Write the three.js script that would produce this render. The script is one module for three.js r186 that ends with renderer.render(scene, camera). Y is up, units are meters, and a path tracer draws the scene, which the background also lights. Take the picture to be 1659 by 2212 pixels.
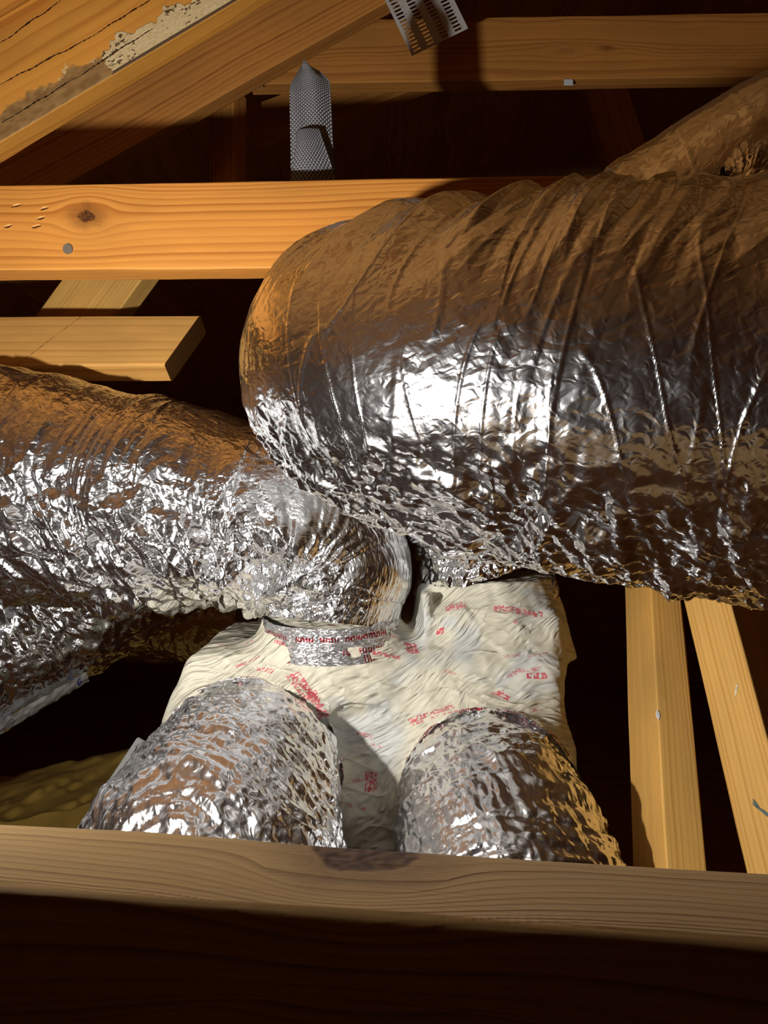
import * as THREE from 'three';
import { MarchingCubes } from 'three/addons/objects/MarchingCubes.js';
import { mergeGeometries, mergeVertices } from 'three/addons/utils/BufferGeometryUtils.js';
import { RoundedBoxGeometry } from 'three/addons/geometries/RoundedBoxGeometry.js';

// ───────────────────────── camera, light, exposure ─────────────────────────
const W = 1659, H = 2212, F = 1600;                       // focal length in pixels of the 1659 x 2212 frame
const scene = new THREE.Scene();
scene.background = new THREE.Color(0x000000);
const camera = new THREE.PerspectiveCamera(2 * Math.atan(H / 2 / F) * 180 / Math.PI, W / H, 0.02, 30);
camera.position.set(0, 0, 0);
camera.lookAt(0, 0, -1);
const LAMP = new THREE.Vector3(-0.345, -0.026, -0.258);   // a work torch standing on the front joist, left of the frame
const AIM = new THREE.Vector3(0.0, 0.21, -0.85), WARM = new THREE.Color(1.0, 0.97, 0.93);
const beam = new THREE.SpotLight(WARM, 2.2, 0, 1.5, 1, 2), spill = new THREE.PointLight(WARM, 0.2, 0, 2);   // its wide beam, and what its frosted dome lets out sideways
beam.name = 'torch_beam'; spill.name = 'torch_spill'; beam.target.position.copy(AIM); scene.add(beam.target);
for (const l of [beam, spill]) { l.position.copy(LAMP); l.castShadow = true; l.shadow.radius = 0.6; l.shadow.mapSize.set(2048, 2048); l.shadow.camera.near = 0.02; l.shadow.camera.far = 8; scene.add(l); }
const renderer = new THREE.WebGLRenderer({ antialias: true });
renderer.toneMapping = THREE.LinearToneMapping;
renderer.toneMappingExposure = 0.96;
renderer.shadowMap.enabled = true;

// ───────────────────────── helpers ─────────────────────────
const V = (x, y, z) => new THREE.Vector3(x, y, z);
const P = (px, py, d) => V((px - W / 2) / F * d, (H / 2 - py) / F * d, -d);   // a pixel and a distance in depth
const lerp = (a, b, t) => a + (b - a) * t;
const clamp = (x, a = 0, b = 1) => Math.min(b, Math.max(a, x));
const smooth = (a, b, x) => { const t = clamp((x - a) / (b - a)); return t * t * (3 - 2 * t); };
function rng(seed) { let s = seed >>> 0; return () => { s = (s + 0x6D2B79F5) | 0; let t = Math.imul(s ^ (s >>> 15), 1 | s); t = (t + Math.imul(t ^ (t >>> 7), 61 | t)) ^ t; return ((t ^ (t >>> 14)) >>> 0) / 4294967296; }; }
function hash2(i, j, s) { let h = Math.imul(i, 374761393) ^ Math.imul(j, 668265263) ^ Math.imul(s, 1274126177); h = Math.imul(h ^ (h >>> 13), 1103515245); h ^= h >>> 16; h = Math.imul(h, 2246822519); return ((h ^ (h >>> 15)) >>> 0) / 4294967296; }
function noise(x, y, s = 0) {                              // value noise, -1 .. 1
  const i = Math.floor(x), j = Math.floor(y), u = x - i, v = y - j, a = u * u * (3 - 2 * u), b = v * v * (3 - 2 * v);
  return 2 * lerp(lerp(hash2(i, j, s), hash2(i + 1, j, s), a), lerp(hash2(i, j + 1, s), hash2(i + 1, j + 1, s), a), b) - 1;
}
const fbm = (x, y, s, n = 3) => { let v = 0, a = 0.5; for (let k = 0; k < n; k++) { v += a * noise(x, y, s + k * 17); x *= 2.03; y *= 2.03; a *= 0.5; } return v; };
function noise3(x, y, z, s) { const k = Math.floor(z), w = z - k, c = w * w * (3 - 2 * w); return lerp(noise(x, y, s + k * 131), noise(x, y, s + (k + 1) * 131), c); }
// crumpled sheet: flat triangles over a grid of random heights, meeting in sharp creases, -1 .. 1; wrap > 0 repeats it
function facets(x, y, s, wrap = 0) {
  const i = Math.floor(x), j = Math.floor(y), u = x - i, v = y - j, m = (k) => wrap ? ((k % wrap) + wrap) % wrap : k;
  const i0 = m(i), i1 = m(i + 1), j0 = m(j), j1 = m(j + 1), a = hash2(i0, j0, s), b = hash2(i1, j0, s), c = hash2(i0, j1, s), d = hash2(i1, j1, s);
  const r = hash2(i0, j0, s + 77) > 0.5 ? (u > v ? a + (b - a) * u + (d - b) * v : a + (d - c) * u + (c - a) * v) : (u + v < 1 ? a + (b - a) * u + (c - a) * v : d + (c - d) * (1 - u) + (b - d) * (1 - v));
  return 2 * r - 1;
}
const taken = {};
function numbered(name) { const n = taken[name] = (taken[name] ?? -1) + 1; return n ? `${name}_${String(n).padStart(3, '0')}` : name; }
function shade(o) { o.traverse((c) => { if (c.isMesh) { c.castShadow = true; c.receiveShadow = true; } }); return o; }
function tag(o, label, category, group, kind) { o.userData.label = label; o.userData.category = category; if (group) o.userData.group = group; if (kind) o.userData.kind = kind; return o; }
function mesh(name, geo, mat, parent) { const m = new THREE.Mesh(geo, mat); m.name = parent ? name : numbered(name); (parent ?? scene).add(m); return shade(m); }
function thing(name, label, category, pos = V(0, 0, 0), group) { const g = new THREE.Group(); g.name = numbered(name); g.position.copy(pos); scene.add(g); return tag(g, label, category, group); }
function local(geo, root) { return geo.translate(-root.position.x, -root.position.y, -root.position.z); }
function structure(name, geo, mat) { const m = mesh(name, geo, mat); m.userData.kind = 'structure'; return m; }
function dataTex(w, h, data, srgb, float) {
  const t = new THREE.DataTexture(data, w, h, float ? THREE.RedFormat : THREE.RGBAFormat, float ? THREE.FloatType : THREE.UnsignedByteType);
  t.magFilter = THREE.LinearFilter; t.minFilter = THREE.LinearFilter; t.wrapS = t.wrapT = THREE.RepeatWrapping;
  if (srgb) t.colorSpace = THREE.SRGBColorSpace; t.needsUpdate = true; return t;
}

// ───────────────────────── wood ─────────────────────────
const hex = (c) => [(c >> 16) & 255, (c >> 8) & 255, c & 255];
const mix3 = (a, b, t) => [lerp(a[0], b[0], t), lerp(a[1], b[1], t), lerp(a[2], b[2], t)];
// grain of sawn lumber over a sheet of len x per metres (per runs round the four faces)
function woodMaterial(o) {
  const { len, per, w, h, seed, early, late, freq = 160, wav = 0.004, knots = [], rough = 0.62, post, fibre = 1, contrast = 1, bump = 0.0005, faces = [0, per] } = o;
  const col = new Uint8Array(w * h * 4), hgt = new Float32Array(w * h), E = hex(early), L = hex(late);
  for (let j = 0; j < h; j++) for (let i = 0; i < w; i++) {
    const x = (i + 0.5) / w * len, y = (j + 0.5) / h * per;
    let face = 0; while (face < faces.length - 2 && y > faces[face + 1]) face++;
    const yc = y - faces[face];
    let g = y + wav * noise(x * 3.1, yc * 12, seed + face * 7) + wav * 0.35 * noise(x * 11, yc * 40, seed + 3 + face * 7);
    let dark = 0, inside = 0;
    for (const k of knots) {
      const dx = (x - k.x) * (k.s ?? 0.6), dy = y - k.y, r2 = dx * dx + dy * dy, R = k.r, Q = k.flow ?? R;
      const f = Math.exp(-r2 / (Q * Q * 5));
      g -= dy * Math.min(0.93, Q * Q / (r2 + Q * Q * 0.12)) * f;
      const q = Math.sqrt(r2) / (R * (1 + 0.18 * noise(Math.atan2(dy, dx) * 2.5, k.x * 50, seed)));
      const c = 1 - smooth(k.soft ?? 0.25, 0.62, q);
      if (c > 0) { dark = Math.max(dark, c * (k.dark ?? 1)); inside = Math.max(inside, c); }
      dark = Math.max(dark, 0.35 * (k.dark ?? 1) * (1 - smooth(0.5, 1.3, q)));
    }
    const fr = freq * (1 + 0.3 * noise(g * 28, 3, seed + 9 + face)), ph = g * fr + 0.7 * noise(g * 300, x * 2, seed + 11) * 0.2;
    const s = ph - Math.floor(ph), ring = Math.pow(s, 2.2) * (1 - smooth(0.88, 1, s)) * (0.55 + 0.45 * noise(Math.floor(ph) * 1.7, face, seed + 5)) * smooth(0, 0.002, yc) * smooth(0, 0.002, (faces[face + 1] ?? per) - y);
    const fib = noise(x * 45, y * 2600, seed + 21) * 0.5 + noise(x * 160, y * 1300, seed + 22) * 0.3 + noise(x * 14, y * 900, seed + 23) * 0.4;
    const blotch = fbm(x * 9, y * 22, seed + 31, 3);
    let t = clamp(ring * 1.25 * contrast + 0.16 * fib * fibre + 0.16 * blotch);
    let c = mix3(E, L, t);
    const b = 1 + 0.12 * blotch + 0.055 * fib * fibre;
    c = [c[0] * b, c[1] * b, c[2] * b];
    if (dark > 0) c = mix3(c, [46, 22, 12], dark * 0.88 * (0.8 + 0.2 * noise(x * 500, y * 500, seed + 41)));
    let z = 0.6 - 0.5 * ring + 0.12 * fib - 0.25 * inside * (0.5 + noise(x * 420, y * 420, seed + 42));
    if (post) { const r = post(x, y, c, z); c = r[0]; z = r[1]; }
    const q = (j * w + i) * 4; col[q] = clamp(c[0], 0, 255); col[q + 1] = clamp(c[1], 0, 255); col[q + 2] = clamp(c[2], 0, 255); col[q + 3] = 255;
    hgt[j * w + i] = z;
  }
  const map = dataTex(w, h, col, true), bm = dataTex(w, h, hgt, false, true);
  map.wrapS = bm.wrapS = THREE.MirroredRepeatWrapping; map.wrapT = bm.wrapT = THREE.RepeatWrapping;
  return new THREE.MeshPhysicalMaterial({ map, bumpMap: bm, bumpScale: bump, roughness: rough, specularIntensity: 0.4 });
}
const endGrain = new THREE.MeshStandardMaterial({ color: 0xc49a5e, roughness: 0.85 });
// a board: front-top edge from A to B, height h downwards, thickness t away from the viewer; u in texture lengths, v round the section
function boardGeo(L, h, t, texLen, r = 0.0025, u0 = 0, wob = 0.0006, seed = 1, segs) {
  const ring = [], n = 4, corners = [[-h + r, -r, 0, -1], [-r, -r, 1, 0], [-r, -t + r, 1, 0], [-h + r, -t + r, 0, 0]];
  const arc = (cy, cz, a0) => { for (let k = 0; k <= n; k++) { const a = a0 + (Math.PI / 2) * k / n; ring.push([cy + r * Math.sin(a), cz + r * Math.cos(a), Math.sin(a), Math.cos(a)]); } };
  ring.push([-h / 2, 0, 0, 1]);
  arc(-r, -r, 0); ring.push([0, -t / 2, 1, 0]); arc(-r, -t + r, Math.PI / 2); ring.push([-h / 2, -t, 0, -1]); arc(-h + r, -t + r, Math.PI); ring.push([-h, -t / 2, -1, 0]); arc(-h + r, -r, Math.PI * 1.5); ring.push([-h / 2, 0, 0, 1]);
  const m = ring.length, per = 2 * (h + t), vs = [];
  for (let k = 0; k < m; k++) {                           // v: front 0..h (upwards), top h..h+t, back, bottom
    const [y, z, ny, nz] = ring[k]; let v;
    if (k === 0) v = h / 2; else if (k === m - 1) v = per + h / 2;
    else if (k <= 1 + n) v = h + (k - 1 - n / 2) * r * 0.3; else if (k === n + 2) v = h + t / 2; else if (k <= 2 * n + 3) v = h + t + (k - n - 3 - n / 2) * r * 0.3;
    else if (k === 2 * n + 4) v = h + t + h / 2; else if (k <= 3 * n + 5) v = 2 * h + t + (k - 2 * n - 5 - n / 2) * r * 0.3; else if (k === 3 * n + 6) v = 2 * h + 1.5 * t; else v = per + (k - 3 * n - 7 - n / 2) * r * 0.3;
    vs.push(v / per);
  }
  const N = segs ?? Math.max(6, Math.round(L / 0.03)), pos = [], nor = [], uv = [], idx = [];
  for (let i = 0; i <= N; i++) { const x = L * i / N;
    for (let k = 0; k < m; k++) { const [y, z, ny, nz] = ring[k]; const kk = k === m - 1 ? 0 : k, d = wob * noise(x * 14, kk * 0.7, seed) + wob * noise(x * 45, kk * 1.3, seed + 3) * 0.6; pos.push(x, y + ny * d, z + nz * d); nor.push(0, ny, nz); uv.push((x + u0) / texLen, vs[k]); } }
  for (let i = 0; i < N; i++) for (let k = 0; k < m - 1; k++) { const a = i * m + k, b = a + m; idx.push(a, b, a + 1, b, b + 1, a + 1); }
  const side = idx.length;
  for (const [i, sx] of [[0, -1], [N, 1]]) { const c = pos.length / 3; pos.push(L * i / N, -h / 2, -t / 2); nor.push(sx, 0, 0); uv.push(0.5, 0.5);
    for (let k = 0; k < m; k++) { const o = (i * m + k) * 3; pos.push(pos[o] , pos[o + 1], pos[o + 2]); nor.push(sx, 0, 0); uv.push(pos[o + 1] * 8, pos[o + 2] * 8); }
    for (let k = 0; k < m - 1; k++) sx > 0 ? idx.push(c, c + 2 + k, c + 1 + k) : idx.push(c, c + 1 + k, c + 2 + k); }
  const g = new THREE.BufferGeometry();
  g.setAttribute('position', new THREE.Float32BufferAttribute(pos, 3)); g.setAttribute('normal', new THREE.Float32BufferAttribute(nor, 3)); g.setAttribute('uv', new THREE.Float32BufferAttribute(uv, 2)); g.setIndex(idx);
  g.addGroup(0, side, 0); g.addGroup(side, idx.length - side, 1);
  return g;
}
function board(name, A, B, facing, h, t, mat, texLen, label, category, opt = {}) {
  const X = B.clone().sub(A).normalize(), Z = facing.clone().addScaledVector(X, -facing.dot(X)).normalize(), Y = Z.clone().cross(X);
  const m = mesh(name, boardGeo(A.distanceTo(B), h, t, texLen, opt.r, opt.u0, opt.wob, opt.seed), [mat, opt.end ?? endGrain]);
  m.quaternion.setFromRotationMatrix(new THREE.Matrix4().makeBasis(X, Y, Z)); m.position.copy(A);
  return tag(m, label, category, opt.group);
}

// ───────────────────────── the setting ─────────────────────────
const roofMat = woodMaterial({ len: 1.2, per: 1.2, w: 1024, h: 1024, seed: 51, early: 0xdca660, late: 0xae783a, freq: 45, wav: 0.03, rough: 0.75, bump: 0.001 });
function planks(g) { const p = g.attributes.position, n = g.attributes.normal, uv = g.attributes.uv; for (let i = 0; i < p.count; i++) { const x = Math.abs(n.getX(i)) > 0.5, y = Math.abs(n.getY(i)) > 0.5; uv.setXY(i, (x ? p.getZ(i) : p.getX(i)) / 1.2, (y ? p.getZ(i) : p.getY(i)) / 1.2); } return g; }
const Z0 = -7.0, Z1 = 3.0, XL = -2.9, XR = 4.8, YF = -1.6, RIDGE = 0.95, slope = 0.596, roofY = (x) => 1.16 + slope * (x <= RIDGE ? x : 2 * RIDGE - x);
function slab(x0, x1, y0, y1, z0, z1) { return new THREE.BoxGeometry(x1 - x0, y1 - y0, z1 - z0).translate((x0 + x1) / 2, (y0 + y1) / 2, (z0 + z1) / 2); }
structure('floor', planks(slab(XL - 0.1, XR + 0.1, YF - 0.1, YF, Z0 - 0.1, Z1 + 0.1)), roofMat);
structure('wall_back', planks(slab(XL - 0.1, XR + 0.1, YF, 2.0, Z0 - 0.1, Z0)), roofMat);
structure('wall_front', planks(slab(XL - 0.1, XR + 0.1, YF, 2.0, Z1, Z1 + 0.1)), roofMat);
structure('wall_left', planks(slab(XL - 0.1, XL, YF, roofY(XL) + 0.03, Z0, Z1)), roofMat);
structure('wall_right', planks(slab(XR, XR + 0.1, YF, roofY(XR) + 0.03, Z0, Z1)), roofMat);
{                                                          // roof deck: two slopes of sheathing with thickness
  const deck = (xa, xb, z0, z1) => { const s = new THREE.Shape([new THREE.Vector2(xa, roofY(xa)), new THREE.Vector2(xb, roofY(xb)), new THREE.Vector2(xb, roofY(xb) + 0.05), new THREE.Vector2(xa, roofY(xa) + 0.05)]); return new THREE.ExtrudeGeometry(s, { depth: z1 - z0, bevelEnabled: false }).translate(0, 0, z0); };
  const roof = (z0, z1, mat) => { const g = mergeGeometries([deck(XL - 0.1, RIDGE, z0, z1), deck(RIDGE, XR + 0.1, z0, z1)]), p = g.attributes.position, uv = new Float32Array(p.count * 2);
    for (let i = 0; i < p.count; i++) { uv[2 * i] = p.getZ(i) / 1.2; uv[2 * i + 1] = p.getX(i) / 1.2; }
    g.setAttribute('uv', new THREE.BufferAttribute(uv, 2)); structure('ceiling', g, mat); };
  roof(Z0 - 0.1, Z1 + 0.1, roofMat);
}

// ───────────────────────── lumber ─────────────────────────
const TO = V(0, 0, 1);
// front joist: narrow top face with an open knot on its far edge
{
  const h = 0.14, t = 0.039, len = 0.5, per = 2 * (h + t), a = V(-0.1045, -0.102, -0.2015), b = V(0.0905, -0.102, -0.1746), d = b.clone().sub(a).normalize();
  const A = a.clone().addScaledVector(d, -0.75), B = b.clone().addScaledVector(d, 0.9), u0 = -0.75 + 0.15;   // texture 0 .. 0.5 lies over the stretch in view
  const kx = 0.15 + 0.0944;
  const m = woodMaterial({ len, per, w: 2048, h: 1024, seed: 7, early: 0xae8f5e, late: 0x735733, freq: 250, wav: 0.003, contrast: 0.85, rough: 0.7, bump: 0.0007,
    faces: [0, h, h + t, 2 * h + t, per], knots: [{ x: kx, y: h + t - 0.002, r: 0.026, s: 0.95, soft: 0.48, flow: 0.03 }, { x: kx + 0.01, y: h - 0.05, r: 0.02, s: 0.4, dark: 0.1, soft: 0.1, flow: 0.03 }] });
  board('floor_joist', A, B, V(-0.137, 0, 1), h, t, m, len, 'brown lumber joist in the foreground with a dark open knot on its top edge', 'joist', { u0, r: 0.003, wob: 0.0008, seed: 5 });
}
const amber = 0xcf8f42, amberLate = 0x97551c;
// the chord in the middle, with a knot and a bullet-grey nail head
{
  const h = 0.097, t = 0.038, len = 1.0, per = 2 * (h + t), A0 = P(0, 400, 0.845), B0 = P(1290, 377, 0.787), d = B0.clone().sub(A0).normalize();
  const A = A0.clone().addScaledVector(d, -0.5), B = B0.clone().addScaledVector(d, 0.9);
  const at = (px, py) => { const q = P(px, py, 0.838).sub(A0); return { x: 0.1 + q.dot(d), y: h + q.y }; }, K = at(188, 464), N = at(147, 538);
  const shadedScars = [at(30, 438), at(92, 445), at(85, 466), at(75, 484), at(10, 484)];
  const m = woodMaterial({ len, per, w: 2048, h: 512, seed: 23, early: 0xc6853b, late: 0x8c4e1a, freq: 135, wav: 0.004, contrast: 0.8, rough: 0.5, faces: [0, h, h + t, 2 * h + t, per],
    knots: [{ x: K.x, y: K.y, r: 0.015, s: 0.62, soft: 0.3, flow: 0.02 }],
    post: (x, y, c, z) => { for (const s of shadedScars) { const dx = (x - s.x) / 0.0055, dy = (y - s.y - (x - s.x) * 0.25) / 0.0018; if (dx * dx + dy * dy < 1 + 0.5 * noise(x * 900, y * 900, 3)) { c = dy < 0 ? [70, 34, 14] : [222, 168, 98]; z -= 0.5; } } return [c, z]; } });  // scars in the wood: highlight painted on the upper half, shade on the lower
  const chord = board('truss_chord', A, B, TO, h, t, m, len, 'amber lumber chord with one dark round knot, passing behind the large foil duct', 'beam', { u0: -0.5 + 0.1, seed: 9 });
  const n = mesh('nail_head', new THREE.CylinderGeometry(0.0055, 0.006, 0.002, 20).rotateX(Math.PI / 2), new THREE.MeshStandardMaterial({ color: 0x8b7f70, metalness: 0.7, roughness: 0.55 }), chord);
  chord.updateMatrixWorld(true); n.position.copy(chord.worldToLocal(onFace(chord, 147, 538).p)); n.position.z += 0.0008; n.userData.label = 'small grey nail head';
}
// the chord further back
{
  const h = 0.124, t = 0.038, len = 1.3, per = 2 * (h + t), A0 = P(560, 45, 1.45), B0 = P(1659, 27, 1.45), d = B0.clone().sub(A0).normalize();
  const m = woodMaterial({ len, per, w: 1024, h: 256, seed: 37, early: 0xc98a44, late: 0x8d5322, freq: 90, wav: 0.012, contrast: 0.9, rough: 0.6, faces: [0, h, h + t, 2 * h + t, per],
    knots: [{ x: 0.62, y: 0.055, r: 0.012, s: 0.3, dark: 0.25 }, { x: 0.7, y: 0.06, r: 0.008, s: 0.4, dark: 0.4 }] });
  board('truss_chord', A0.clone().addScaledVector(d, -0.02), B0.clone().addScaledVector(d, 0.7), TO, h, t, m, len, 'upper amber lumber chord crossing behind the perforated metal plate', 'beam', { u0: 0, seed: 11 });
  // chord of the truss behind, low in the dark
  board('truss_chord', P(522, 235, 1.56), P(960, 70, 1.56), TO, 0.09, 0.038, m, len, 'shadowed lumber chord in the dark under the upper amber chord', 'beam', { u0: 0.3, seed: 12 });
}
// rafter in the upper left corner, torn pale residue along its lower edge
{
  const z = 0.95, A0 = P(0, 36, z), B0 = P(400, -172, z), C0 = P(0, 307, z), d = P(515, 0, z).sub(C0).normalize(), perp = V(-d.y, d.x, 0);
  const h = A0.clone().sub(C0).dot(perp), t = 0.036, per = 2 * (h + t), len = 0.8;
  const C = C0.clone().addScaledVector(d, -0.6), D = C0.clone().addScaledVector(d, 1.5);
  const at = (px, py) => { const q = P(px, py, z).sub(C0); return { x: 0.15 + q.dot(d), y: q.dot(perp) }; };
  const cracks = [[at(0, 182), at(205, 75)], [at(205, 75), at(330, -5)], [at(5, 265), at(170, 165)], [at(0, 92), at(130, 0)], [at(170, 165), at(330, 62)]];
  const e0 = at(240, 150).x, e1 = at(545, -40).x, g0 = at(70, 270).x;
  const m = woodMaterial({ len, per, w: 2048, h: 768, seed: 61, early: 0xd2933f, late: 0x9b5a20, freq: 70, wav: 0.008, contrast: 0.8, rough: 0.55, bump: 0.0008, faces: [0, h, h + t, 2 * h + t, per],
    post: (x, y, c, z) => {
      const grey = [150, 122, 82];
      if (y > h * 1.02) return [c, z];
      const edge = 0.032 + 0.007 * noise(x * 40, 2, 71) + 0.004 * noise(x * 160, y * 160, 72);
      const band = 1 - smooth(edge - 0.004, edge + 0.002, y);
      if (band > 0 && x > g0 - 0.1) c = mix3(c, mix3(grey, [108, 84, 54], 0.5 + 0.5 * noise(x * 130, y * 260, 73)), band * 0.8);
      const pe = edge + 0.004, inX = smooth(e0 - 0.006 + 0.004 * noise(y * 500, 1, 76), e0 + 0.003, x), flake = noise(x * 210, y * 420, 74) + 0.6 * noise(x * 620, y * 900, 75) + 0.7 * noise(x * 45, y * 90, 79);
      if (y < pe && y > 0.003 && inX > 0.5 && flake > -0.8) { c = mix3([226, 205, 158], [196, 170, 120], 0.5 + 0.5 * noise(x * 380, y * 900, 77)); z += 0.6; }
      else if (y < pe && inX > 0.5) c = [92, 70, 48];
      else if (y < edge + 0.003 && y > edge - 0.006 && x > g0 && flake > 0.75) c = [214, 190, 140];
      for (const [p, q] of cracks) { const tt = (x - p.x) / (q.x - p.x); if (tt > 0 && tt < 1) { const yy = lerp(p.y, q.y, tt) + 0.0012 * noise(x * 60, 4, 78), wd = 0.0007 * (0.4 + 0.6 * Math.sin(Math.PI * tt)) * (1 + 0.7 * noise(x * 300, 9, 80)); if (Math.abs(y - yy) < wd) { c = [48, 24, 10]; z -= 1.5; } } }
      return [c, z];
    } });
  const Ao = C.clone().addScaledVector(perp, h), Bo = D.clone().addScaledVector(perp, h);
  board('rafter', Ao, Bo, V(0, 0, 1), h, t, m, len, 'sloping amber rafter with torn whitish paper residue along its lower edge', 'rafter', { u0: -0.6 + 0.15, seed: 13 });
  // the rafter above it, only its corner shows
  const up = perp.clone().multiplyScalar(h + 0.105);
  board('rafter', C.clone().add(up).add(V(0, 0, 0.02)), D.clone().add(up).add(V(0, 0, 0.02)), V(0, 0, 1), 0.1, 0.036, m, len, 'second amber board lying directly on top of the residue-marked rafter', 'rafter', { u0: 0.0, seed: 14 });
}
const pine = woodMaterial({ len: 0.8, per: 0.254, w: 1024, h: 512, seed: 83, early: 0xd9a95c, late: 0xae7734, freq: 190, wav: 0.0025, contrast: 0.8, rough: 0.6, faces: [0, 0.038, 0.127, 0.165, 0.254] });
const oldWood = woodMaterial({ len: 0.9, per: 0.3, w: 512, h: 256, seed: 91, early: 0xc98a44, late: 0x8d5322, freq: 110, wav: 0.004, rough: 0.7 });
// rafter of the next truss, in the first one's shadow
{
  const z = 1.3, C0 = P(550, 166, z), d = P(840, 2, z).sub(C0).normalize(), perp = V(-d.y, d.x, 0).multiplyScalar(0.14);
  board('rafter', C0.clone().addScaledVector(d, -0.9).add(perp), C0.clone().addScaledVector(d, 1.15).add(perp), TO, 0.14, 0.036, oldWood, 0.9, 'shadowed rafter of the next truss, above the end of the upper chord', 'rafter', { seed: 15 });
}
// rafters of the trusses over the viewer, mirrored in the upper side of the largest duct
for (const [z, label] of [[0.62, 'bare rafter overhead, next in front of the residue-marked rafter'], [0.27, 'bare rafter overhead, second in front of the residue-marked rafter'], [-0.1, 'bare rafter overhead, third in front of the residue-marked rafter']])
  board('rafter', V(-1.6, roofY(-1.6) - 0.006, -z), V(0.93, roofY(0.93) - 0.006, -z), TO, 0.14, 0.038, oldWood, 0.9, label, 'rafter', { seed: 40 + Math.round(z * 10) });
// two slanting webs at the right
const webA = board('truss_web', P(1441, 1900, 0.69), P(1441, 1900, 0.69).lerp(P(1397, 1150, 1.0), 1.5), V(-0.05, 0, 1), 0.040, 0.085, pine, 0.8, 'pale slanting lumber web with two lit faces, standing right of the plenum', 'lumber', { seed: 16 });
const webB = board('truss_web', P(1622, 1930, 0.72), P(1622, 1930, 0.72).lerp(P(1445, 1160, 0.95), 1.5), V(-0.74, 0, 0.66), 0.056, 0.089, pine, 0.8, 'pale slanting lumber web with blue marking, outermost beside the large duct', 'lumber', { seed: 17, u0: 0.37 });
// web far back between the chords
board('truss_web', P(1345, 450, 1.75), P(1240, 120, 1.8), V(0.1, 0, 1), 0.105, 0.04, oldWood, 0.9, 'dim lumber web in the dark between the two chords', 'lumber', { seed: 18 });
board('truss_web', P(505, 470, 1.4), P(505, 190, 1.4), V(1, 0, 0.5), 0.04, 0.06, oldWood, 0.9, 'dim upright lumber post under the end of the upper chord', 'lumber', { seed: 19 });
// brace and short stub at the left
board('brace', P(20, 760, 1.18), P(260, 430, 1.18), V(-0.25, 0, 1), 0.115, 0.038, pine, 0.8, 'slanting lumber brace rising behind the short stub board', 'lumber', { seed: 20 });
{
  const stub = woodMaterial({ len: 0.6, per: 0.254, w: 1024, h: 384, seed: 97, early: 0xd6a258, late: 0xa96f30, freq: 95, wav: 0.005, contrast: 0.8, rough: 0.6, faces: [0, 0.089, 0.127, 0.216, 0.254],
    post: (x, y, c, z) => { const yy = 0.089 - (0.405 - x) * 1.25; if (y < 0.089 && Math.abs(y - yy) < 0.0006 + 0.0004 * noise(x * 300, 1, 5)) c = [120, 76, 36]; return [c, z]; } });
  const A = P(-420, 684, 1.07), B = P(432, 680, 1.05), m = board('stub_board', A, B, V(0.02, 0.52, 1), 0.089, 0.038, stub, 0.6, 'short stub of fresh lumber with its sawn end showing above the left duct', 'lumber', { seed: 21, r: 0.004 });
  const p = m.geometry.attributes.position, L = A.distanceTo(B);         // bevelled end cut
  for (let i = 0; i < p.count; i++) if (p.getX(i) > L * 0.75) p.setX(i, p.getX(i) + (p.getX(i) - L * 0.75) / (L * 0.25) * (p.getY(i) * 0.42));
}

// ───────────────────────── foil ─────────────────────────
function foilBump(seed, T, levels) {                       // T pixels over one tile; levels: [cells per tile, height]
  const d = new Float32Array(T * T);
  for (let j = 0; j < T; j++) for (let i = 0; i < T; i++) {
    let h = 0; const x = i / T, y = j / T;
    for (const [n, a] of levels) { const q = 2 * Math.PI, k = n >> 2, X = x * n + 0.4 * Math.sin(q * (k * y + x)) + 0.3 * Math.sin(q * (2 * y - k * x)), Y = y * n + 0.4 * Math.sin(q * (k * x - y)) + 0.3 * Math.sin(q * (x * 3 + k * y)); h += a * facets(X, Y, seed + n, n); }
    d[j * T + i] = h;
  }
  return dataTex(T, T, d, false, true);
}
const bumpFine = foilBump(5, 1280, [[16, 0.8], [40, 0.5], [92, 0.26]]);
const TILE = 0.24, LABEL = [0.385, 0.552, 2.28, 2.60];
function foilMaterial(o = {}) { return new THREE.MeshPhysicalMaterial({ color: new THREE.Color().setRGB(...(o.rgb ?? [0.86, 0.865, 0.875])), metalness: 1, roughness: o.rough ?? 0.2, bumpMap: o.map ?? bumpFine, bumpScale: o.bump ?? 0.0008 }); }
const foil = foilMaterial(), foilBig = foilMaterial({ bump: 0.0005, rough: 0.17 }), foilLeft = foilMaterial({ rough: 0.22, bump: 0.0008 }), foilFront = foilMaterial({ rough: 0.24, bump: 0.0009 }), foilSmooth = foilMaterial({ bump: 0.0004, rough: 0.2 });
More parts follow.
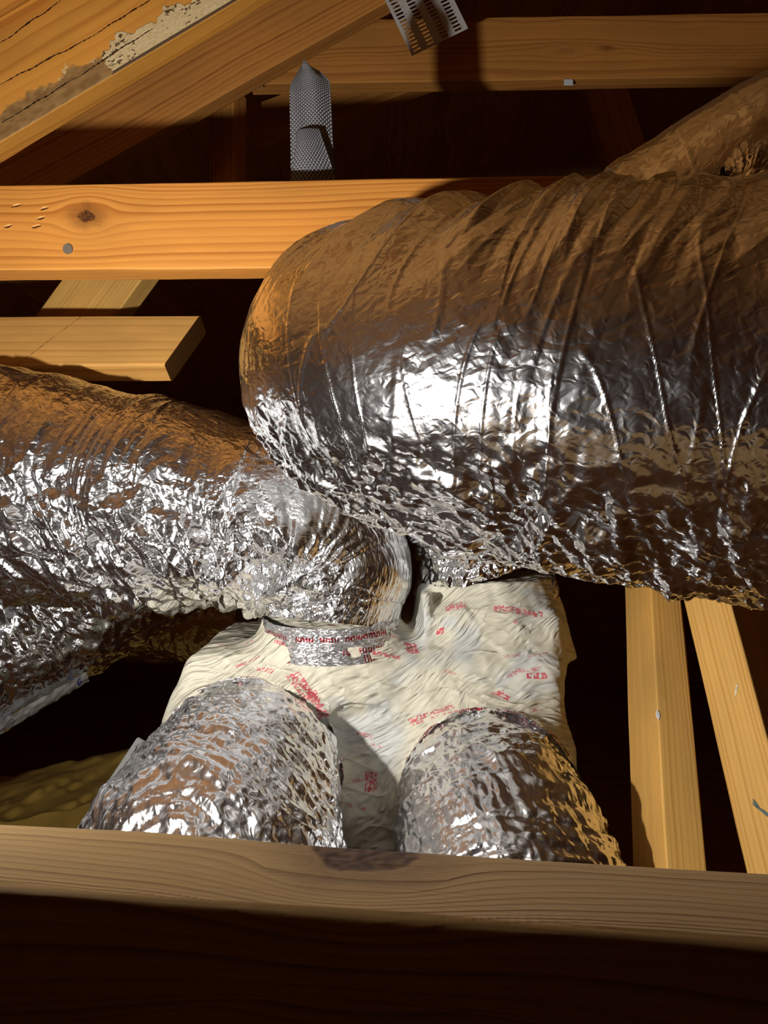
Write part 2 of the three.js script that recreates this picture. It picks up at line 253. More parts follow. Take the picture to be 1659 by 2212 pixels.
// a flexible duct: centres (pixel, pixel, depth) with radii in metres; shape(s, c, th, t) lifts the skin along its normal
function ductGeo(pts, nu, nv, shape, o = {}) {
  const c = new THREE.CatmullRomCurve3(pts.map((p) => p.isV ? p.v : P(p[0], p[1], p[2])), false, 'centripetal'), rad = pts.map((p) => p[3]);
  const R = (t) => { const q = t * (rad.length - 1), i = Math.min(rad.length - 2, Math.floor(q)), f = q - i, g = f * f * (3 - 2 * f); return lerp(rad[i], rad[i + 1], lerp(f, g, 0.5)); };
  const Lt = c.getLength(), C = [], T = [], S = [], A = [];
  for (let i = 0; i <= nu; i++) { const t = c.getUtoTmapping(i / nu); C.push(c.getPoint(t)); T.push(c.getTangent(t)); S.push(Lt * i / nu); A.push(R(t)); }
  let N = (o.up ?? V(0, 1, 0)).clone(); N.addScaledVector(T[0], -N.dot(T[0])).normalize();
  const pos = new Float32Array((nu + 1) * (nv + 1) * 3), nor = new Float32Array(pos.length), uv = new Float32Array((nu + 1) * (nv + 1) * 2), q = V(0, 0, 0), rep = Math.max(1, Math.round(2 * Math.PI * rad[0] / TILE));
  const e = V(0, 0, 0), b = V(0, 0, 0);
  for (let i = 0; i <= nu; i++) {
    N.addScaledVector(T[i], -N.dot(T[i])).normalize(); b.crossVectors(T[i], N);
    for (let j = 0; j <= nv; j++) {
      const th = 2 * Math.PI * (j % nv) / nv, r = A[i]; e.copy(N).multiplyScalar(Math.cos(th)).addScaledVector(b, Math.sin(th));
      q.copy(C[i]).addScaledVector(e, r + shape(S[i], th, r, S[i] / Lt));
      const k = i * (nv + 1) + j; pos[3 * k] = q.x; pos[3 * k + 1] = q.y; pos[3 * k + 2] = q.z; uv[2 * k] = S[i] / TILE; uv[2 * k + 1] = j / nv * rep;
    }
  }
  const idx = new Uint32Array(nu * nv * 6); let w = 0;
  for (let i = 0; i < nu; i++) for (let j = 0; j < nv; j++) { const a = i * (nv + 1) + j, d = a + nv + 1; idx[w++] = a; idx[w++] = a + 1; idx[w++] = d; idx[w++] = d; idx[w++] = a + 1; idx[w++] = d + 1; }
  const at = (i, j) => 3 * (clamp(i, 0, nu) * (nv + 1) + ((j % nv) + nv) % nv), u = V(0, 0, 0), v = V(0, 0, 0);
  for (let i = 0; i <= nu; i++) for (let j = 0; j <= nv; j++) {
    const a = at(i + 1, j), d = at(i - 1, j), f = at(i, j + 1), g = at(i, j - 1);
    u.set(pos[a] - pos[d], pos[a + 1] - pos[d + 1], pos[a + 2] - pos[d + 2]); v.set(pos[f] - pos[g], pos[f + 1] - pos[g + 1], pos[f + 2] - pos[g + 2]); v.cross(u).normalize();
    const k = 3 * (i * (nv + 1) + j); nor[k] = v.x; nor[k + 1] = v.y; nor[k + 2] = v.z;
  }
  const G = new THREE.BufferGeometry(); G.setAttribute('position', new THREE.BufferAttribute(pos, 3)); G.setAttribute('normal', new THREE.BufferAttribute(nor, 3)); G.setAttribute('uv', new THREE.BufferAttribute(uv, 2)); G.setIndex(new THREE.BufferAttribute(idx, 1));
  return { geo: G, C, T, A, L: Lt };
}
function ridge(x, y, s) { return 1 - Math.abs(noise(x, y, s)); }
// the jacket: long folds that run round the duct, thin raised creases and crumpled facets; a is the angle from the seam, kept out of sight
function skin(o) {
  const { seed, seam = Math.PI / 2, coarse = 0.003, mid = 0.0012, crease = 0.0007, crumple = 0.0016, cell = 0.03, wide = 0.030, long = 0.14, lean = 0.35, weight } = o;
  const f = (s, th, r, t) => {
    const a = ((th - seam) % (2 * Math.PI) + 2 * Math.PI) % (2 * Math.PI), c = a * r, edge = smooth(0, 0.35, a) * (1 - smooth(2 * Math.PI - 0.35, 2 * Math.PI, a));
    const w = weight ? weight(a, t, s) : [1, 1, 1];
    const n1 = noise(s * 8, c * 5, seed), n2 = noise(s * 17, c * 9, seed + 1), n3 = noise(s * 2.6, c * 1.2, seed + 2);
    let h = w[0] * (coarse * facets(s / wide + lean * c / wide * n3 + 0.5 * n1, c / long + 0.9 * hash2(Math.floor(s / wide * 0.5), 3, seed) + 0.3 * n2, seed + 3) + mid * facets(s / wide * 2.7 + lean * 2 * n1 * c / wide + 0.5 * n2, c / long * 1.9 + 0.5 * n1, seed + 4));
    if (w[1] > 0) { const v = Math.abs(noise(s / wide * 1.3 + 1.1 * n1 + lean * c / wide * n3 * 0.8, c / long * 0.9, seed + 5)), v2 = Math.abs(noise(s / wide * 0.8 - c * 9 + 0.9 * n3, c / long * 0.8 + n1, seed + 6)); h += w[1] * crease * (Math.max(0, 1 - v / 0.13) + Math.max(0, 1 - v2 / 0.1)); }
    if (w[2] > 0) h += w[2] * (crumple * facets(s / cell + 0.8 * n2 + n1, c / cell * 0.8 + 0.7 * n3, seed + 7) + crumple * 0.6 * facets((s + c * 0.6) / cell * 2.1 + 0.8 * n2, (c - s * 0.5) / cell * 1.7 + n1, seed + 8) + crumple * 0.38 * facets((s - c * 0.8) / cell * 4.4 + n2, (c + s * 0.4) / cell * 4 + n2, seed + 9));
    return h * edge + (o.bulge ? o.bulge(s, a, t) : 0);
  };
  f.seam = seam; return f;
}
function duct(name, label, pts, nu, nv, shape, mat, o = {}) {
  const d = ductGeo(pts, nu, nv, shape, o), g = thing(name, label, 'duct', d.C[0].clone());
  mesh('foil_jacket', local(d.geo, g), mat ?? foil, g);
  return { g, d };
}
// the large duct across the upper right: from the right edge, leftwards, round a bend and back down to the plenum.  a: 0 back, pi/2 below, pi front, 3pi/2 top
duct('flexible_duct', 'largest silver foil flexible duct, bent round above the plenum on the right',
  [[2500, 880, 0.435, 0.150], [2050, 868, 0.475, 0.150], [1660, 852, 0.517, 0.1485], [1300, 836, 0.56, 0.144], [1030, 822, 0.612, 0.1425], [850, 800, 0.68, 0.134], [775, 800, 0.78, 0.12], [800, 845, 0.87, 0.098], [900, 950, 0.94, 0.09], [1010, 1080, 0.97, 0.09], [1045, 1200, 0.99, 0.088]],
  1150, 460, skin({ seed: 11, coarse: 0.0044, mid: 0.0019, crease: 0.0007, crumple: 0.005, cell: 0.024, wide: 0.022, long: 0.12, lean: 0.18, seam: Math.PI / 2,
    weight: (a) => { const up = smooth(3.3, 3.9, a), low = 1 - smooth(2.3, 2.9, a); return [0.12 + 1.35 * up + 0.6 * low, 1 - 0.5 * up - 0.6 * low, 0.05 + 1.0 * low]; } }), foilBig);
// the duct from the left, elbowing down to the plenum.  a: 0 back, pi/2 top, pi front, 3pi/2 below
duct('flexible_duct', 'crumpled silver foil flexible duct from the left, elbowing down onto the plenum',
  [[-800, 960, 0.98, 0.15], [-450, 1010, 0.97, 0.15], [0, 1045, 0.96, 0.150], [300, 1085, 0.95, 0.137], [520, 1115, 0.945, 0.122], [670, 1150, 0.94, 0.108], [728, 1220, 0.94, 0.094], [722, 1290, 0.935, 0.088], [716, 1345, 0.93, 0.082]],
  760, 400, skin({ seed: 31, coarse: 0.004, mid: 0.0016, crease: 0.0008, crumple: 0.013, cell: 0.046, wide: 0.028, long: 0.15, seam: -Math.PI / 2, lean: 0.6,
    weight: (a) => { const low = smooth(2.7, 3.5, a); return [1, 0.6, 0.07 + 0.9 * low]; } }), foilLeft);
// third duct under it, with the printed label strip
const lowDuct = duct('flexible_duct', 'silver foil flexible duct bearing a white printed label, under the crumpled left duct',
  [[-700, 1745, 0.93, 0.128], [-250, 1505, 1.08, 0.128], [60, 1345, 1.2, 0.128], [300, 1215, 1.3, 0.124], [520, 1120, 1.45, 0.12]],
  420, 260, skin({ seed: 41, coarse: 0.0022, crumple: 0.0045, cell: 0.03, wide: 0.03, seam: -Math.PI / 2 }));
// two ducts leaving the plenum towards the viewer
duct('flexible_duct', 'silver foil flexible duct leaving the plenum front on the side of the label-bearing duct',
  [[548, 1632, 0.90, 0.098], [532, 1672, 0.83, 0.103], [494, 1765, 0.755, 0.115], [458, 1880, 0.695, 0.126], [443, 2040, 0.65, 0.120], [425, 2300, 0.62, 0.120], [410, 2700, 0.60, 0.12]],
  420, 380, skin({ seed: 52, coarse: 0.0034, mid: 0.0018, crease: 0.001, crumple: 0.0028, cell: 0.022, wide: 0.015, long: 0.09, lean: 0.5, seam: Math.PI }), foilFront);
duct('flexible_duct', 'silver foil flexible duct leaving the plenum front beside the slanting lumber webs',
  [[1050, 1685, 0.90, 0.092], [1056, 1735, 0.825, 0.099], [1080, 1830, 0.765, 0.108], [1110, 1960, 0.73, 0.115], [1135, 2150, 0.71, 0.116], [1160, 2400, 0.70, 0.116], [1180, 2700, 0.69, 0.116]],
  420, 380, skin({ seed: 63, coarse: 0.0034, mid: 0.0018, crease: 0.001, crumple: 0.0028, cell: 0.022, wide: 0.015, long: 0.09, lean: 0.5, seam: Math.PI }), foilFront);
// ducts behind, upper right
duct('flexible_duct', 'smooth foil duct climbing away behind the largest duct',
  [[1230, 600, 0.725, 0.06], [1400, 528, 0.70, 0.082], [1660, 405, 0.66, 0.09], [2100, 200, 0.61, 0.09]], 300, 220, skin({ seed: 71, coarse: 0.0005, mid: 0.0003, crease: 0.0004, crumple: 0.0006, cell: 0.04, wide: 0.03 }), foilSmooth);
duct('flexible_duct', 'crumpled foil duct end tucked between the smooth duct and the largest duct',
  [[1560, 400, 0.57, 0.012], [1600, 398, 0.57, 0.026], [1700, 400, 0.565, 0.036], [1850, 380, 0.55, 0.038], [2050, 350, 0.53, 0.038]], 200, 160, skin({ seed: 77, coarse: 0.003, mid: 0.002, crumple: 0.005, cell: 0.012, wide: 0.012 }));
duct('flexible_duct', 'dim foil duct deep in the dark between the left duct and the plenum',
  [[300, 1330, 1.95, 0.12], [440, 1330, 1.9, 0.12], [560, 1335, 1.85, 0.12]], 160, 160, skin({ seed: 79, crumple: 0.004 }));

// ───────────────────────── plenum ─────────────────────────
{
  const root = thing('plenum_box', 'duct plenum box smeared with cream mastic, four foil ducts joined to it', 'plenum', V(0, YF, -1.0));
  const box = (p, cx, cy, cz, hx, hy, hz, r) => { const x = Math.abs(p.x - cx) - hx + r, y = Math.abs(p.y - cy) - hy + r, z = Math.abs(p.z - cz) - hz + r; return Math.hypot(Math.max(x, 0), Math.max(y, 0), Math.max(z, 0)) + Math.min(Math.max(x, y, z), 0) - r; };
  const cone = (p, a, b, ra, rb) => { const ab = b.clone().sub(a), t = clamp(p.clone().sub(a).dot(ab) / ab.lengthSq()); return p.distanceTo(a.clone().addScaledVector(ab, t)) - lerp(ra, rb, t); };
  const tube = (p, a, b, ra, rb) => { const ab = b.clone().sub(a), L = ab.length(); ab.divideScalar(L); const q = p.clone().sub(a), h = q.dot(ab), rr = q.addScaledVector(ab, -h).length() - lerp(ra, rb, clamp(h / L)); const e = Math.max(-h, h - L); return Math.max(rr, e); };
  const smin = (a, b, k) => { const h = clamp(0.5 + 0.5 * (b - a) / k); return lerp(b, a, h) - k * h * (1 - h); };
  const x0 = -0.243, x1 = 0.213, cA = P(716, 1330, 0.93), cB = P(722, 1420, 0.95), cR = P(1048, 1250, 1.0), cR2 = P(1060, 1420, 1.0);
  const lA = P(548, 1632, 0.90), lB = P(535, 1670, 0.84), rA = P(1050, 1685, 0.90), rB = P(1056, 1724, 0.84);
  const sdf = (p) => {
    let d = box(p, (x0 + x1) / 2, -0.50, -1.02, (x1 - x0) / 2, 0.33, 0.15, 0.02);
    d = smin(d, box(p, 0.142, -0.205, -1.0, 0.076, 0.09, 0.105, 0.02), 0.03);
    d = smin(d, tube(p, cB, cA, 0.105, 0.085), 0.03);
    d = smin(d, tube(p, cR2, cR, 0.112, 0.09), 0.02);
    d = smin(d, box(p, 0.052, -0.15, -0.945, 0.005, 0.05, 0.045, 0.004), 0.02);
    d = smin(d, tube(p, lA, lB, 0.115, 0.105), 0.035);
    d = smin(d, tube(p, rA, rB, 0.108, 0.1), 0.035);
    return d + 0.0035 * noise3(p.x * 22, p.y * 22, p.z * 22, 5) + 0.0018 * noise3(p.x * 60, p.y * 60, p.z * 60, 6);
  };
  const n = 132, mc = new MarchingCubes(n, new THREE.MeshStandardMaterial(), false, false, 400000), c = V(-0.015, -0.37, -1.0), half = 0.30;
  mc.isolation = 0; const p = V(0, 0, 0);
  for (let k = 0; k < n; k++) for (let j = 0; j < n; j++) for (let i = 0; i < n; i++) { p.set(c.x + half * (i - n / 2) / (n / 2), c.y + half * (j - n / 2) / (n / 2), c.z + half * (k - n / 2) / (n / 2)); mc.field[i + j * n + k * n * n] = -sdf(p); }
  mc.update();
  let g = new THREE.BufferGeometry(); const ps = mc.positionArray.slice(0, mc.count * 3);
  for (let i = 0; i < ps.length; i += 3) { ps[i] = c.x + ps[i] * half; ps[i + 1] = c.y + ps[i + 1] * half; ps[i + 2] = c.z + ps[i + 2] * half; }
  g.setAttribute('position', new THREE.BufferAttribute(ps, 3)); g = mergeVertices(g, 1e-5); g.computeVertexNormals();
  const gp = g.attributes.position, gu = new Float32Array(gp.count * 2);
  for (let i = 0; i < gp.count; i++) { gu[2 * i] = (gp.getX(i) - x0 + 0.05) / 0.6; gu[2 * i + 1] = (gp.getY(i) - (gp.getZ(i) + 0.87) * 0.7 + 0.6) / 0.6; }
  g.setAttribute('uv', new THREE.BufferAttribute(gu, 2));
  // brushed mastic: cream paste over foil tape with red lettering that shows through in places
  const S = 1024, col = new Uint8Array(S * S * 4), hg = new Float32Array(S * S), R = rng(404), marks = [];
  const big = [[655, 1505, 0.035, 0.014, -1.0], [690, 1545, 0.03, 0.01, -1.1], [575, 1462, 0.018, 0.006, -0.3], [930, 1552, 0.045, 0.006, 0.25], [945, 1562, 0.05, 0.002, 0.2], [1085, 1510, 0.014, 0.006, -0.6], [1160, 1462, 0.02, 0.006, 0], [890, 1380, 0.012, 0.02, 0.2], [955, 1335, 0.008, 0.006, 0], [800, 1690, 0.012, 0.02, 0], [500, 1352, 0.03, 0.003, 0.3], [820, 1418, 0.04, 0.005, 0], [990, 1275, 0.02, 0.01, 0.1], [1130, 1290, 0.05, 0.008, -0.1], [610, 1395, 0.02, 0.004, -0.5]];
  for (const [px, py, l, w, a] of big) { const q = P(px, py, 0.868); marks.push({ x: (q.x - x0 + 0.05) / 0.6, y: (q.y + 0.6) / 0.6, a, l, w, s: px, strong: 1 }); }
  for (let k = 0; k < 70; k++) marks.push({ x: R(), y: 0.25 + 0.6 * R(), a: (R() - 0.5) * 1.6, l: 0.012 + 0.02 * R(), w: 0.002 + 0.003 * R(), s: k });
  for (let j = 0; j < S; j++) for (let i = 0; i < S; i++) {
    const x = i / S, y = j / S, wx = x + 0.035 * noise(x * 6, y * 6, 1) + 0.012 * noise(x * 19, y * 19, 12), wy = y + 0.035 * noise(x * 6, y * 6, 2) + 0.012 * noise(x * 19, y * 19, 13), u = wx * 0.8 + wy * 0.6, v = -wx * 0.6 + wy * 0.8;
    const st = noise(u * 22, v * 95, 4) * 0.4 + noise(u * 50, v * 260, 14) * 0.22 + noise(v * 20, u * 70, 5) * 0.2 + noise(u * 9, v * 30, 6) * 0.5, blot = fbm(x * 9, y * 9, 7, 4);
    let k = [198, 192, 172]; k = mix3(k, [186, 186, 180], smooth(0.05, 0.35, blot)); k = mix3(k, [208, 201, 179], smooth(0.1, 0.8, st) * 0.6);
    let red = 0;
    for (const m of marks) { const dx = x - m.x, dy = y - m.y, a = dx * Math.cos(m.a) + dy * Math.sin(m.a), b = -dx * Math.sin(m.a) + dy * Math.cos(m.a); if (Math.abs(a) < m.l && Math.abs(b) < m.w && noise(a * 420, b * 300, m.s) > -0.1 && (m.strong || noise(x * 60, y * 60, 8) > -0.2)) red = Math.max(red, m.strong ? 0.95 : 0.55); }
    k = mix3(k, [186, 60, 72], red * (0.75 + 0.25 * noise(x * 40, y * 40, 9)));
    const q = (j * S + i) * 4; col[q] = k[0]; col[q + 1] = k[1]; col[q + 2] = k[2]; col[q + 3] = 255; hg[j * S + i] = st * 0.9 + 0.8 * blot + 0.35 * Math.pow(ridge(wx * 13 + 0.5 * st, wy * 30, 10), 5);
  }
  const mastic = new THREE.MeshPhysicalMaterial({ map: dataTex(S, S, col, true), bumpMap: dataTex(S, S, hg, false, true), bumpScale: 0.0045, roughness: 0.5, specularIntensity: 0.5 });
  mesh('mastic_coat', local(g, root), mastic, root);
  const base = slab(x0 + 0.01, x1 - 0.01, YF, -0.6, -1.16, -0.88); mesh('lower_body', local(base, root), new THREE.MeshStandardMaterial({ color: 0xb9b4a6, roughness: 0.6 }), root);
  // foil tape with red lettering round the collars
  const cv = document.createElement('canvas'); cv.width = 1024; cv.height = 256; const x = cv.getContext('2d');
  x.fillStyle = '#d9d9d9'; x.fillRect(0, 0, 1024, 256); x.fillStyle = '#a5101c'; const Q = rng(77);
  for (let r = 0; r < 7; r++) { let k = -20 * Q(); while (k < 1024) { const wd = 60 + 120 * Q(), hh = r % 3 === 1 ? 30 : 13; if (Q() > 0.45) for (let q = 0; q < wd; q += 11) { x.fillRect(k + q, 10 + r * 35, 4, hh); if (Q() > 0.4) x.fillRect(k + q, 10 + r * 35 + hh * Math.floor(3 * Q()) / 3, 9, 4); } k += wd + 30 * Q(); } }
  const tt = new THREE.CanvasTexture(cv); tt.colorSpace = THREE.SRGBColorSpace; tt.wrapS = tt.wrapT = THREE.RepeatWrapping;
  const tape = new THREE.MeshPhysicalMaterial({ map: tt, metalness: 0.85, roughness: 0.22, bumpMap: bumpFine, bumpScale: 0.002 });
  const band = (pts, seed) => { const d = ductGeo(pts, 60, 200, skin({ seed, coarse: 0.001, crumple: 0.002, cell: 0.02, wide: 0.02 })); const u = d.geo.attributes.uv; for (let i = 0; i < u.count; i++) { const a = u.getX(i), b = u.getY(i); u.setXY(i, b * 0.9, a * 2.2); } mesh('printed_tape', local(d.geo, root), tape, root).userData.label = 'foil tape with red lettering'; };
  band([[717, 1318, 0.935, 0.086], [718, 1345, 0.937, 0.0885], [719, 1385, 0.94, 0.096]], 5);
  band([[541, 1651, 0.865, 0.106], [537, 1663, 0.85, 0.107], [533, 1675, 0.832, 0.107]], 6);
  band([[1053, 1706, 0.865, 0.101], [1055, 1718, 0.85, 0.102], [1057, 1733, 0.83, 0.102]], 7);
  band([[1048, 1235, 0.99, 0.0905], [1048, 1250, 0.995, 0.092], [1049, 1275, 1.0, 0.097]], 8);
}

// ───────────────────────── small things ─────────────────────────
// surface of sheet material between rows of points: rows[i] = [left, right] in space, bowed by b, thickness th
function ribbonGeo(rows, nx, bow, th, uvw) {
  const n = rows.length, pos = [], uv = [], idx = [], off = (x, y) => V(0, 0, 1);
  for (const side of [0, 1]) for (let i = 0; i < n; i++) for (let j = 0; j <= nx; j++) { const t = j / nx, p = rows[i][0].clone().lerp(rows[i][1], t); p.z += bow(i / (n - 1), t) - side * th; pos.push(p.x, p.y, p.z); uv.push(t * uvw[0], i / (n - 1) * uvw[1]); }
  const m = nx + 1, q = n * m;
  for (let i = 0; i < n - 1; i++) for (let j = 0; j < nx; j++) { const a = i * m + j; idx.push(a, a + 1, a + m, a + 1, a + m + 1, a + m); const b = a + q; idx.push(b, b + m, b + 1, b + 1, b + m, b + m + 1); }
  const wall = (a, b) => idx.push(a, a + q, b, b, a + q, b + q);
  for (let i = 0; i < n - 1; i++) { wall((i + 0) * m, (i + 1) * m); wall((i + 1) * m + nx, i * m + nx); }
  for (let j = 0; j < nx; j++) { wall(j + 1, j); wall((n - 1) * m + j, (n - 1) * m + j + 1); }
  const g = new THREE.BufferGeometry(); g.setAttribute('position', new THREE.Float32BufferAttribute(pos, 3)); g.setAttribute('uv', new THREE.Float32BufferAttribute(uv, 2)); g.setIndex(idx); g.computeVertexNormals(); return g;
}
{ // woven hanging strap stapled to the back of the middle chord
  const n = 64, wd = new Uint8Array(n * n * 4), wh = new Float32Array(n * n);
  for (let j = 0; j < n; j++) for (let i = 0; i < n; i++) { const u = i / n * 2, v = j / n * 2, over = (Math.floor(u) + Math.floor(v)) % 2, h = over ? Math.sin(Math.PI * (u % 1)) : Math.sin(Math.PI * (v % 1)), k = over ? 176 : 70, q = (j * n + i) * 4; wd[q] = k; wd[q + 1] = k; wd[q + 2] = k + 4; wd[q + 3] = 255; wh[j * n + i] = h; }
  const map = dataTex(n, n, wd, true), bm = dataTex(n, n, wh, false, true); map.repeat.set(11, 40); bm.repeat.set(11, 40);
  const web = new THREE.MeshPhysicalMaterial({ map, bumpMap: bm, bumpScale: 0.0012, roughness: 0.38, metalness: 0.25, specularIntensity: 1, side: THREE.DoubleSide });
  const z = 0.885, root = thing('duct_strap', 'grey woven duct strap with a crumpled folded end above the middle chord', 'strap', P(672, 395, z));
  const L = [[627, 400], [628, 340], [627, 290], [626, 240], [626, 200], [628, 182], [640, 162], [652, 140]], Rr = [[726, 400], [721, 340], [718, 290], [716, 240], [714, 200], [712, 172], [692, 152], [664, 138]];
  const rows = L.map((l, i) => [P(l[0], l[1], z), P(Rr[i][0], Rr[i][1], z)]);
  mesh('webbing', local(ribbonGeo(rows, 24, (a, t) => 0.006 * Math.sin(t * Math.PI) * (0.3 + a) + 0.003 * Math.sin(t * 9 + a * 3) * a, 0.0015, [1, 1]), root), web, root);
  const L2 = [[626, 396], [632, 350], [640, 310], [638, 287], [640, 281]], R2 = [[728, 396], [712, 345], [698, 305], [690, 283], [689, 278]];
  mesh('folded_end', local(ribbonGeo(L2.map((l, i) => [P(l[0], l[1], z - 0.012), P(R2[i][0], R2[i][1], z - 0.012)]), 20, (a, t) => 0.004 * Math.sin(t * Math.PI) + 0.006 * a - (a > 0.9 ? 0.008 : 0), 0.0015, [1, 0.45]), root), web, root);
}
{ // nail plate hanging from the rafter of the next truss
  const z = 1.296, a = P(890, 121, z), ex = P(1011, 62, z).sub(a), ey = P(850, 20, z).sub(a).normalize().multiplyScalar(0.2), w = ex.length(), h = ey.length();
  const root = thing('nail_plate', 'perforated galvanized nail plate sticking out below the shadowed rafter', 'metal plate', a), X = ex.clone().normalize(), Z = V(0, 0, 1), Y = Z.clone().cross(X); root.quaternion.setFromRotationMatrix(new THREE.Matrix4().makeBasis(X, Y, Z));
  const s = new THREE.Shape([new THREE.Vector2(0, 0), new THREE.Vector2(w, 0), new THREE.Vector2(w, h), new THREE.Vector2(0, h)]), teeth = [];
  for (let c = 0; c < 4; c++) for (let r = 0; r < 26; r++) { const x0 = w * (0.055 + c * 0.245), x1 = x0 + w * 0.125, y0 = 0.004 + r * 0.0069, y1 = y0 + 0.0042; if (y1 > h - 0.003) continue; s.holes.push(new THREE.Path([new THREE.Vector2(x0, y0), new THREE.Vector2(x0, y1), new THREE.Vector2(x1, y1), new THREE.Vector2(x1, y0)])); if ((r + c) % 2) teeth.push(new THREE.ConeGeometry(0.0015, 0.006, 4).rotateX(Math.PI / 2).translate(x1, (y0 + y1) / 2, 0.003)); }
  const zinc = new THREE.MeshStandardMaterial({ color: 0xc6c5be, metalness: 0.1, roughness: 0.5 });
  mesh('plate', new THREE.ExtrudeGeometry(s, { depth: 0.0012, bevelEnabled: false }), zinc, root); mesh('teeth', mergeGeometries(teeth), zinc, root).userData.kind = 'stuff';
}
{ // printed label strip on the low left duct
  const cv = document.createElement('canvas'); cv.width = 1024; cv.height = 160; const x = cv.getContext('2d'); x.fillStyle = '#b9b6b2'; x.fillRect(0, 0, 1024, 160);
  x.strokeStyle = '#2b2b2f'; x.lineWidth = 6; x.beginPath(); x.arc(150, 84, 38, 0, 7); x.stroke(); x.fillStyle = '#2b2b2f'; x.font = 'bold 40px sans-serif'; x.fillText('UL', 123, 98); for (let k = 0; k < 6; k++) x.fillRect(220 + k * 18, 72 + (k % 3) * 6, 11, 7);
  x.fillStyle = '#20309c'; x.font = 'bold 120px sans-serif'; x.fillText('6', 880, 126);
  const t = new THREE.CanvasTexture(cv); t.colorSpace = THREE.SRGBColorSpace;
  const { d, g } = lowDuct, n = 90, m = 14, pos = [], uv = [], idx = [], s0 = LABEL[0], s1 = LABEL[1], a0 = LABEL[2], a1 = LABEL[3]; let N = V(0, 1, 0); const b = V(0, 0, 0); let row = 0; const nu = d.C.length - 1;
  N.addScaledVector(d.T[0], -N.dot(d.T[0])).normalize();
  for (let i = 0; i <= nu; i++) { N.addScaledVector(d.T[i], -N.dot(d.T[i])).normalize(); b.crossVectors(d.T[i], N); const f = (i / nu - s0) / (s1 - s0); if (f < 0 || f > 1) continue;
    for (let j = 0; j <= m; j++) { const th = lerp(a0, a1, j / m) + 0.025 * noise(f * 14, 1, 4), e = N.clone().multiplyScalar(Math.cos(th)).addScaledVector(b, Math.sin(th)), p = d.C[i].clone().addScaledVector(e, d.A[i] + 0.0075 + 0.0012 * noise(f * 22, j * 0.3, 8)); pos.push(p.x - g.position.x, p.y - g.position.y, p.z - g.position.z); uv.push(f, 1 - j / m); } row++; }
  for (let i = 0; i < row - 1; i++) for (let j = 0; j < m; j++) { const a = i * (m + 1) + j, c = a + m + 1; idx.push(a, a + 1, c, c, a + 1, c + 1); }
  const G = new THREE.BufferGeometry(); G.setAttribute('position', new THREE.Float32BufferAttribute(pos, 3)); G.setAttribute('uv', new THREE.Float32BufferAttribute(uv, 2)); G.setIndex(idx); G.computeVertexNormals();
  mesh('printed_label', G, new THREE.MeshStandardMaterial({ map: t, roughness: 0.6, side: THREE.DoubleSide }), g).userData.label = 'white printed label strip with a blue six';
}
// daubs of paint and marker on lumber: thin irregular discs lying on the face
function daub(host, p, facing, len, wid, turn, color, seed, name = 'paint_mark') {
  const R = rng(seed), sh = new THREE.Shape(), k = 18; for (let i = 0; i < k; i++) { const a = 2 * Math.PI * i / k, r = 0.55 + 0.6 * R(); const x = Math.cos(a) * len * r, y = Math.sin(a) * wid * r; i ? sh.lineTo(x, y) : sh.moveTo(x, y); } sh.closePath();
  const g = new THREE.ExtrudeGeometry(sh, { depth: 0.0006, bevelEnabled: true, bevelThickness: 0.0004, bevelSize: 0.0004, bevelSegments: 1 }), m = mesh(name, g, new THREE.MeshStandardMaterial({ color, roughness: 0.7 }), host);
  host.updateMatrixWorld(true); const q = host.worldToLocal(p.clone()), inv = host.quaternion.clone().invert(); m.position.copy(q);
  m.quaternion.copy(inv.multiply(new THREE.Quaternion().setFromUnitVectors(V(0, 0, 1), facing.clone().normalize()).multiply(new THREE.Quaternion().setFromAxisAngle(V(0, 0, 1), turn))));
}
// where a pixel's ray meets the board's front plane (local z = 0)
function onFace(host, px, py) { host.updateMatrixWorld(true); const n = V(0, 0, 1).applyQuaternion(host.quaternion), d = P(px, py, 1); return { p: d.multiplyScalar(host.position.dot(n) / d.dot(n)), n }; }
for (const [host, px, py, l, w, t, c, sd] of [[webA, 1421, 1545, 0.006, 0.002, 1.4, 0xdedee2, 3], [webB, 1590, 1492, 0.006, 0.0012, 1.5, 0xe0cfa8, 4], [webB, 1592, 1484, 0.004, 0.0008, 1.2, 0xe0cfa8, 5], [webB, 1648, 1752, 0.012, 0.0016, -0.5, 0x5c6a66, 6], [webB, 1634, 1738, 0.006, 0.0014, -0.9, 0x5c6a66, 7]]) { const { p, n } = onFace(host, px, py); daub(host, p, n, l, w, t, c, sd, c === 0x5c6a66 ? 'marker_line' : 'paint_mark'); }
{ // fibreglass batt low on the left, and a pale offcut beside the front duct
  const g = new THREE.BoxGeometry(0.5, 0.98, 0.3, 60, 100, 36), p = g.attributes.position; for (let i = 0; i < p.count; i++) { const x = p.getX(i), y = p.getY(i), z = p.getZ(i), k = 0.02 * noise3(x * 9, y * 9, z * 9, 3) + 0.008 * noise3(x * 34, y * 34, z * 34, 4); p.setXYZ(i, x + k, y + k * 1.2, z + k); } g.computeVertexNormals();
  const b = mesh('insulation_batt', g, new THREE.MeshStandardMaterial({ color: 0xc2a04a, roughness: 1 })); b.position.set(-0.62, YF + 0.50, -1.72); b.rotation.set(0, 0.35, 0.12); tag(b, 'yellow fibreglass insulation batt standing in the dark gap left of the plenum', 'insulation');
  const c = mesh('drywall_offcut', new RoundedBoxGeometry(0.05, 0.13, 0.012, 2, 0.003), new THREE.MeshStandardMaterial({ color: 0x8b8a87, roughness: 0.8 })); c.position.copy(P(268, 1712, 0.95)); c.rotation.set(-0.35, 0.3, -0.5); tag(c, 'pale grey offcut leaning beside the foil duct left of the plenum', 'offcut');
}
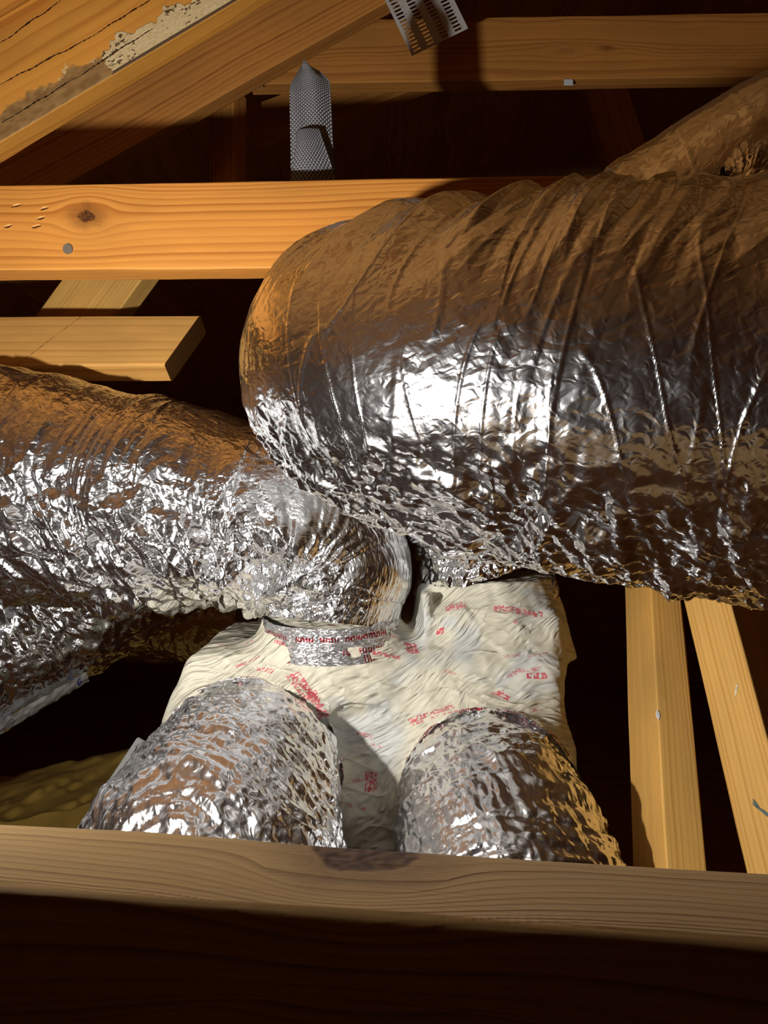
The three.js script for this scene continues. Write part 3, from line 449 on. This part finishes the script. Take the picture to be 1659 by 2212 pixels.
{ // bits on the far lumber
  const w = new THREE.MeshStandardMaterial({ color: 0xd8dadd, roughness: 0.7 });
  const t = mesh('paper_tag', new RoundedBoxGeometry(0.018, 0.012, 0.002, 2, 0.0008), w); t.position.copy(P(1228, 178, 1.447)); tag(t, 'small white tag under the upper amber chord', 'tag');
  const sp = thing('wood_splinters', 'pale torn splinters at the sawn end of the upper amber chord', 'splinters', P(545, 172, 1.44)), R = rng(9);
  for (let i = 0; i < 6; i++) { const m = mesh('splinter', new THREE.ConeGeometry(0.0016, 0.03 + 0.015 * R(), 4), new THREE.MeshStandardMaterial({ color: 0xc9a873, roughness: 0.8 }), sp); m.position.set(-0.012 + 0.006 * i, 0.004 * R(), 0.002 * R()); m.rotation.z = (R() - 0.5) * 0.9; }
}

// ───────────────────────── the torch outside the frame ─────────────────────────
{
  const y = -0.1015, root = thing('work_torch', 'small work torch on a stubby stand on the front joist', 'torch', V(LAMP.x, y, LAMP.z)), dir = AIM.clone().sub(LAMP).normalize();
  const dark = new THREE.MeshStandardMaterial({ color: 0x26282a, roughness: 0.5 }), hp = V(0, LAMP.y - y, 0).addScaledVector(dir, -0.014);
  const turn = new THREE.Quaternion().setFromUnitVectors(V(0, 1, 0), dir.clone().negate());
  mesh('base', new THREE.LatheGeometry([[0, 0], [0.017, 0], [0.018, 0.002], [0.018, 0.008], [0.015, 0.011], [0.005, 0.014], [0, 0.014]].map((q) => new THREE.Vector2(...q)), 40), dark, root);
  mesh('stem', new THREE.CylinderGeometry(0.004, 0.005, 0.062, 16).translate(0, 0.04, 0.012), dark, root);
  const head = mesh('head', new THREE.LatheGeometry([[0, 0], [0.013, 0], [0.014, 0.002], [0.014, 0.018], [0.010, 0.026], [0.010, 0.05], [0.008, 0.053], [0, 0.053]].map((q) => new THREE.Vector2(...q)), 36), dark, root); head.quaternion.copy(turn); head.position.copy(hp);
  const dome = mesh('bulb', new THREE.SphereGeometry(0.012, 32, 24), new THREE.MeshStandardMaterial({ color: 0xffffff, emissive: 0xfff6ea, emissiveIntensity: 30 }), root); dome.position.set(0, LAMP.y - y, 0); dome.castShadow = false;
}

renderer.render(scene, camera);
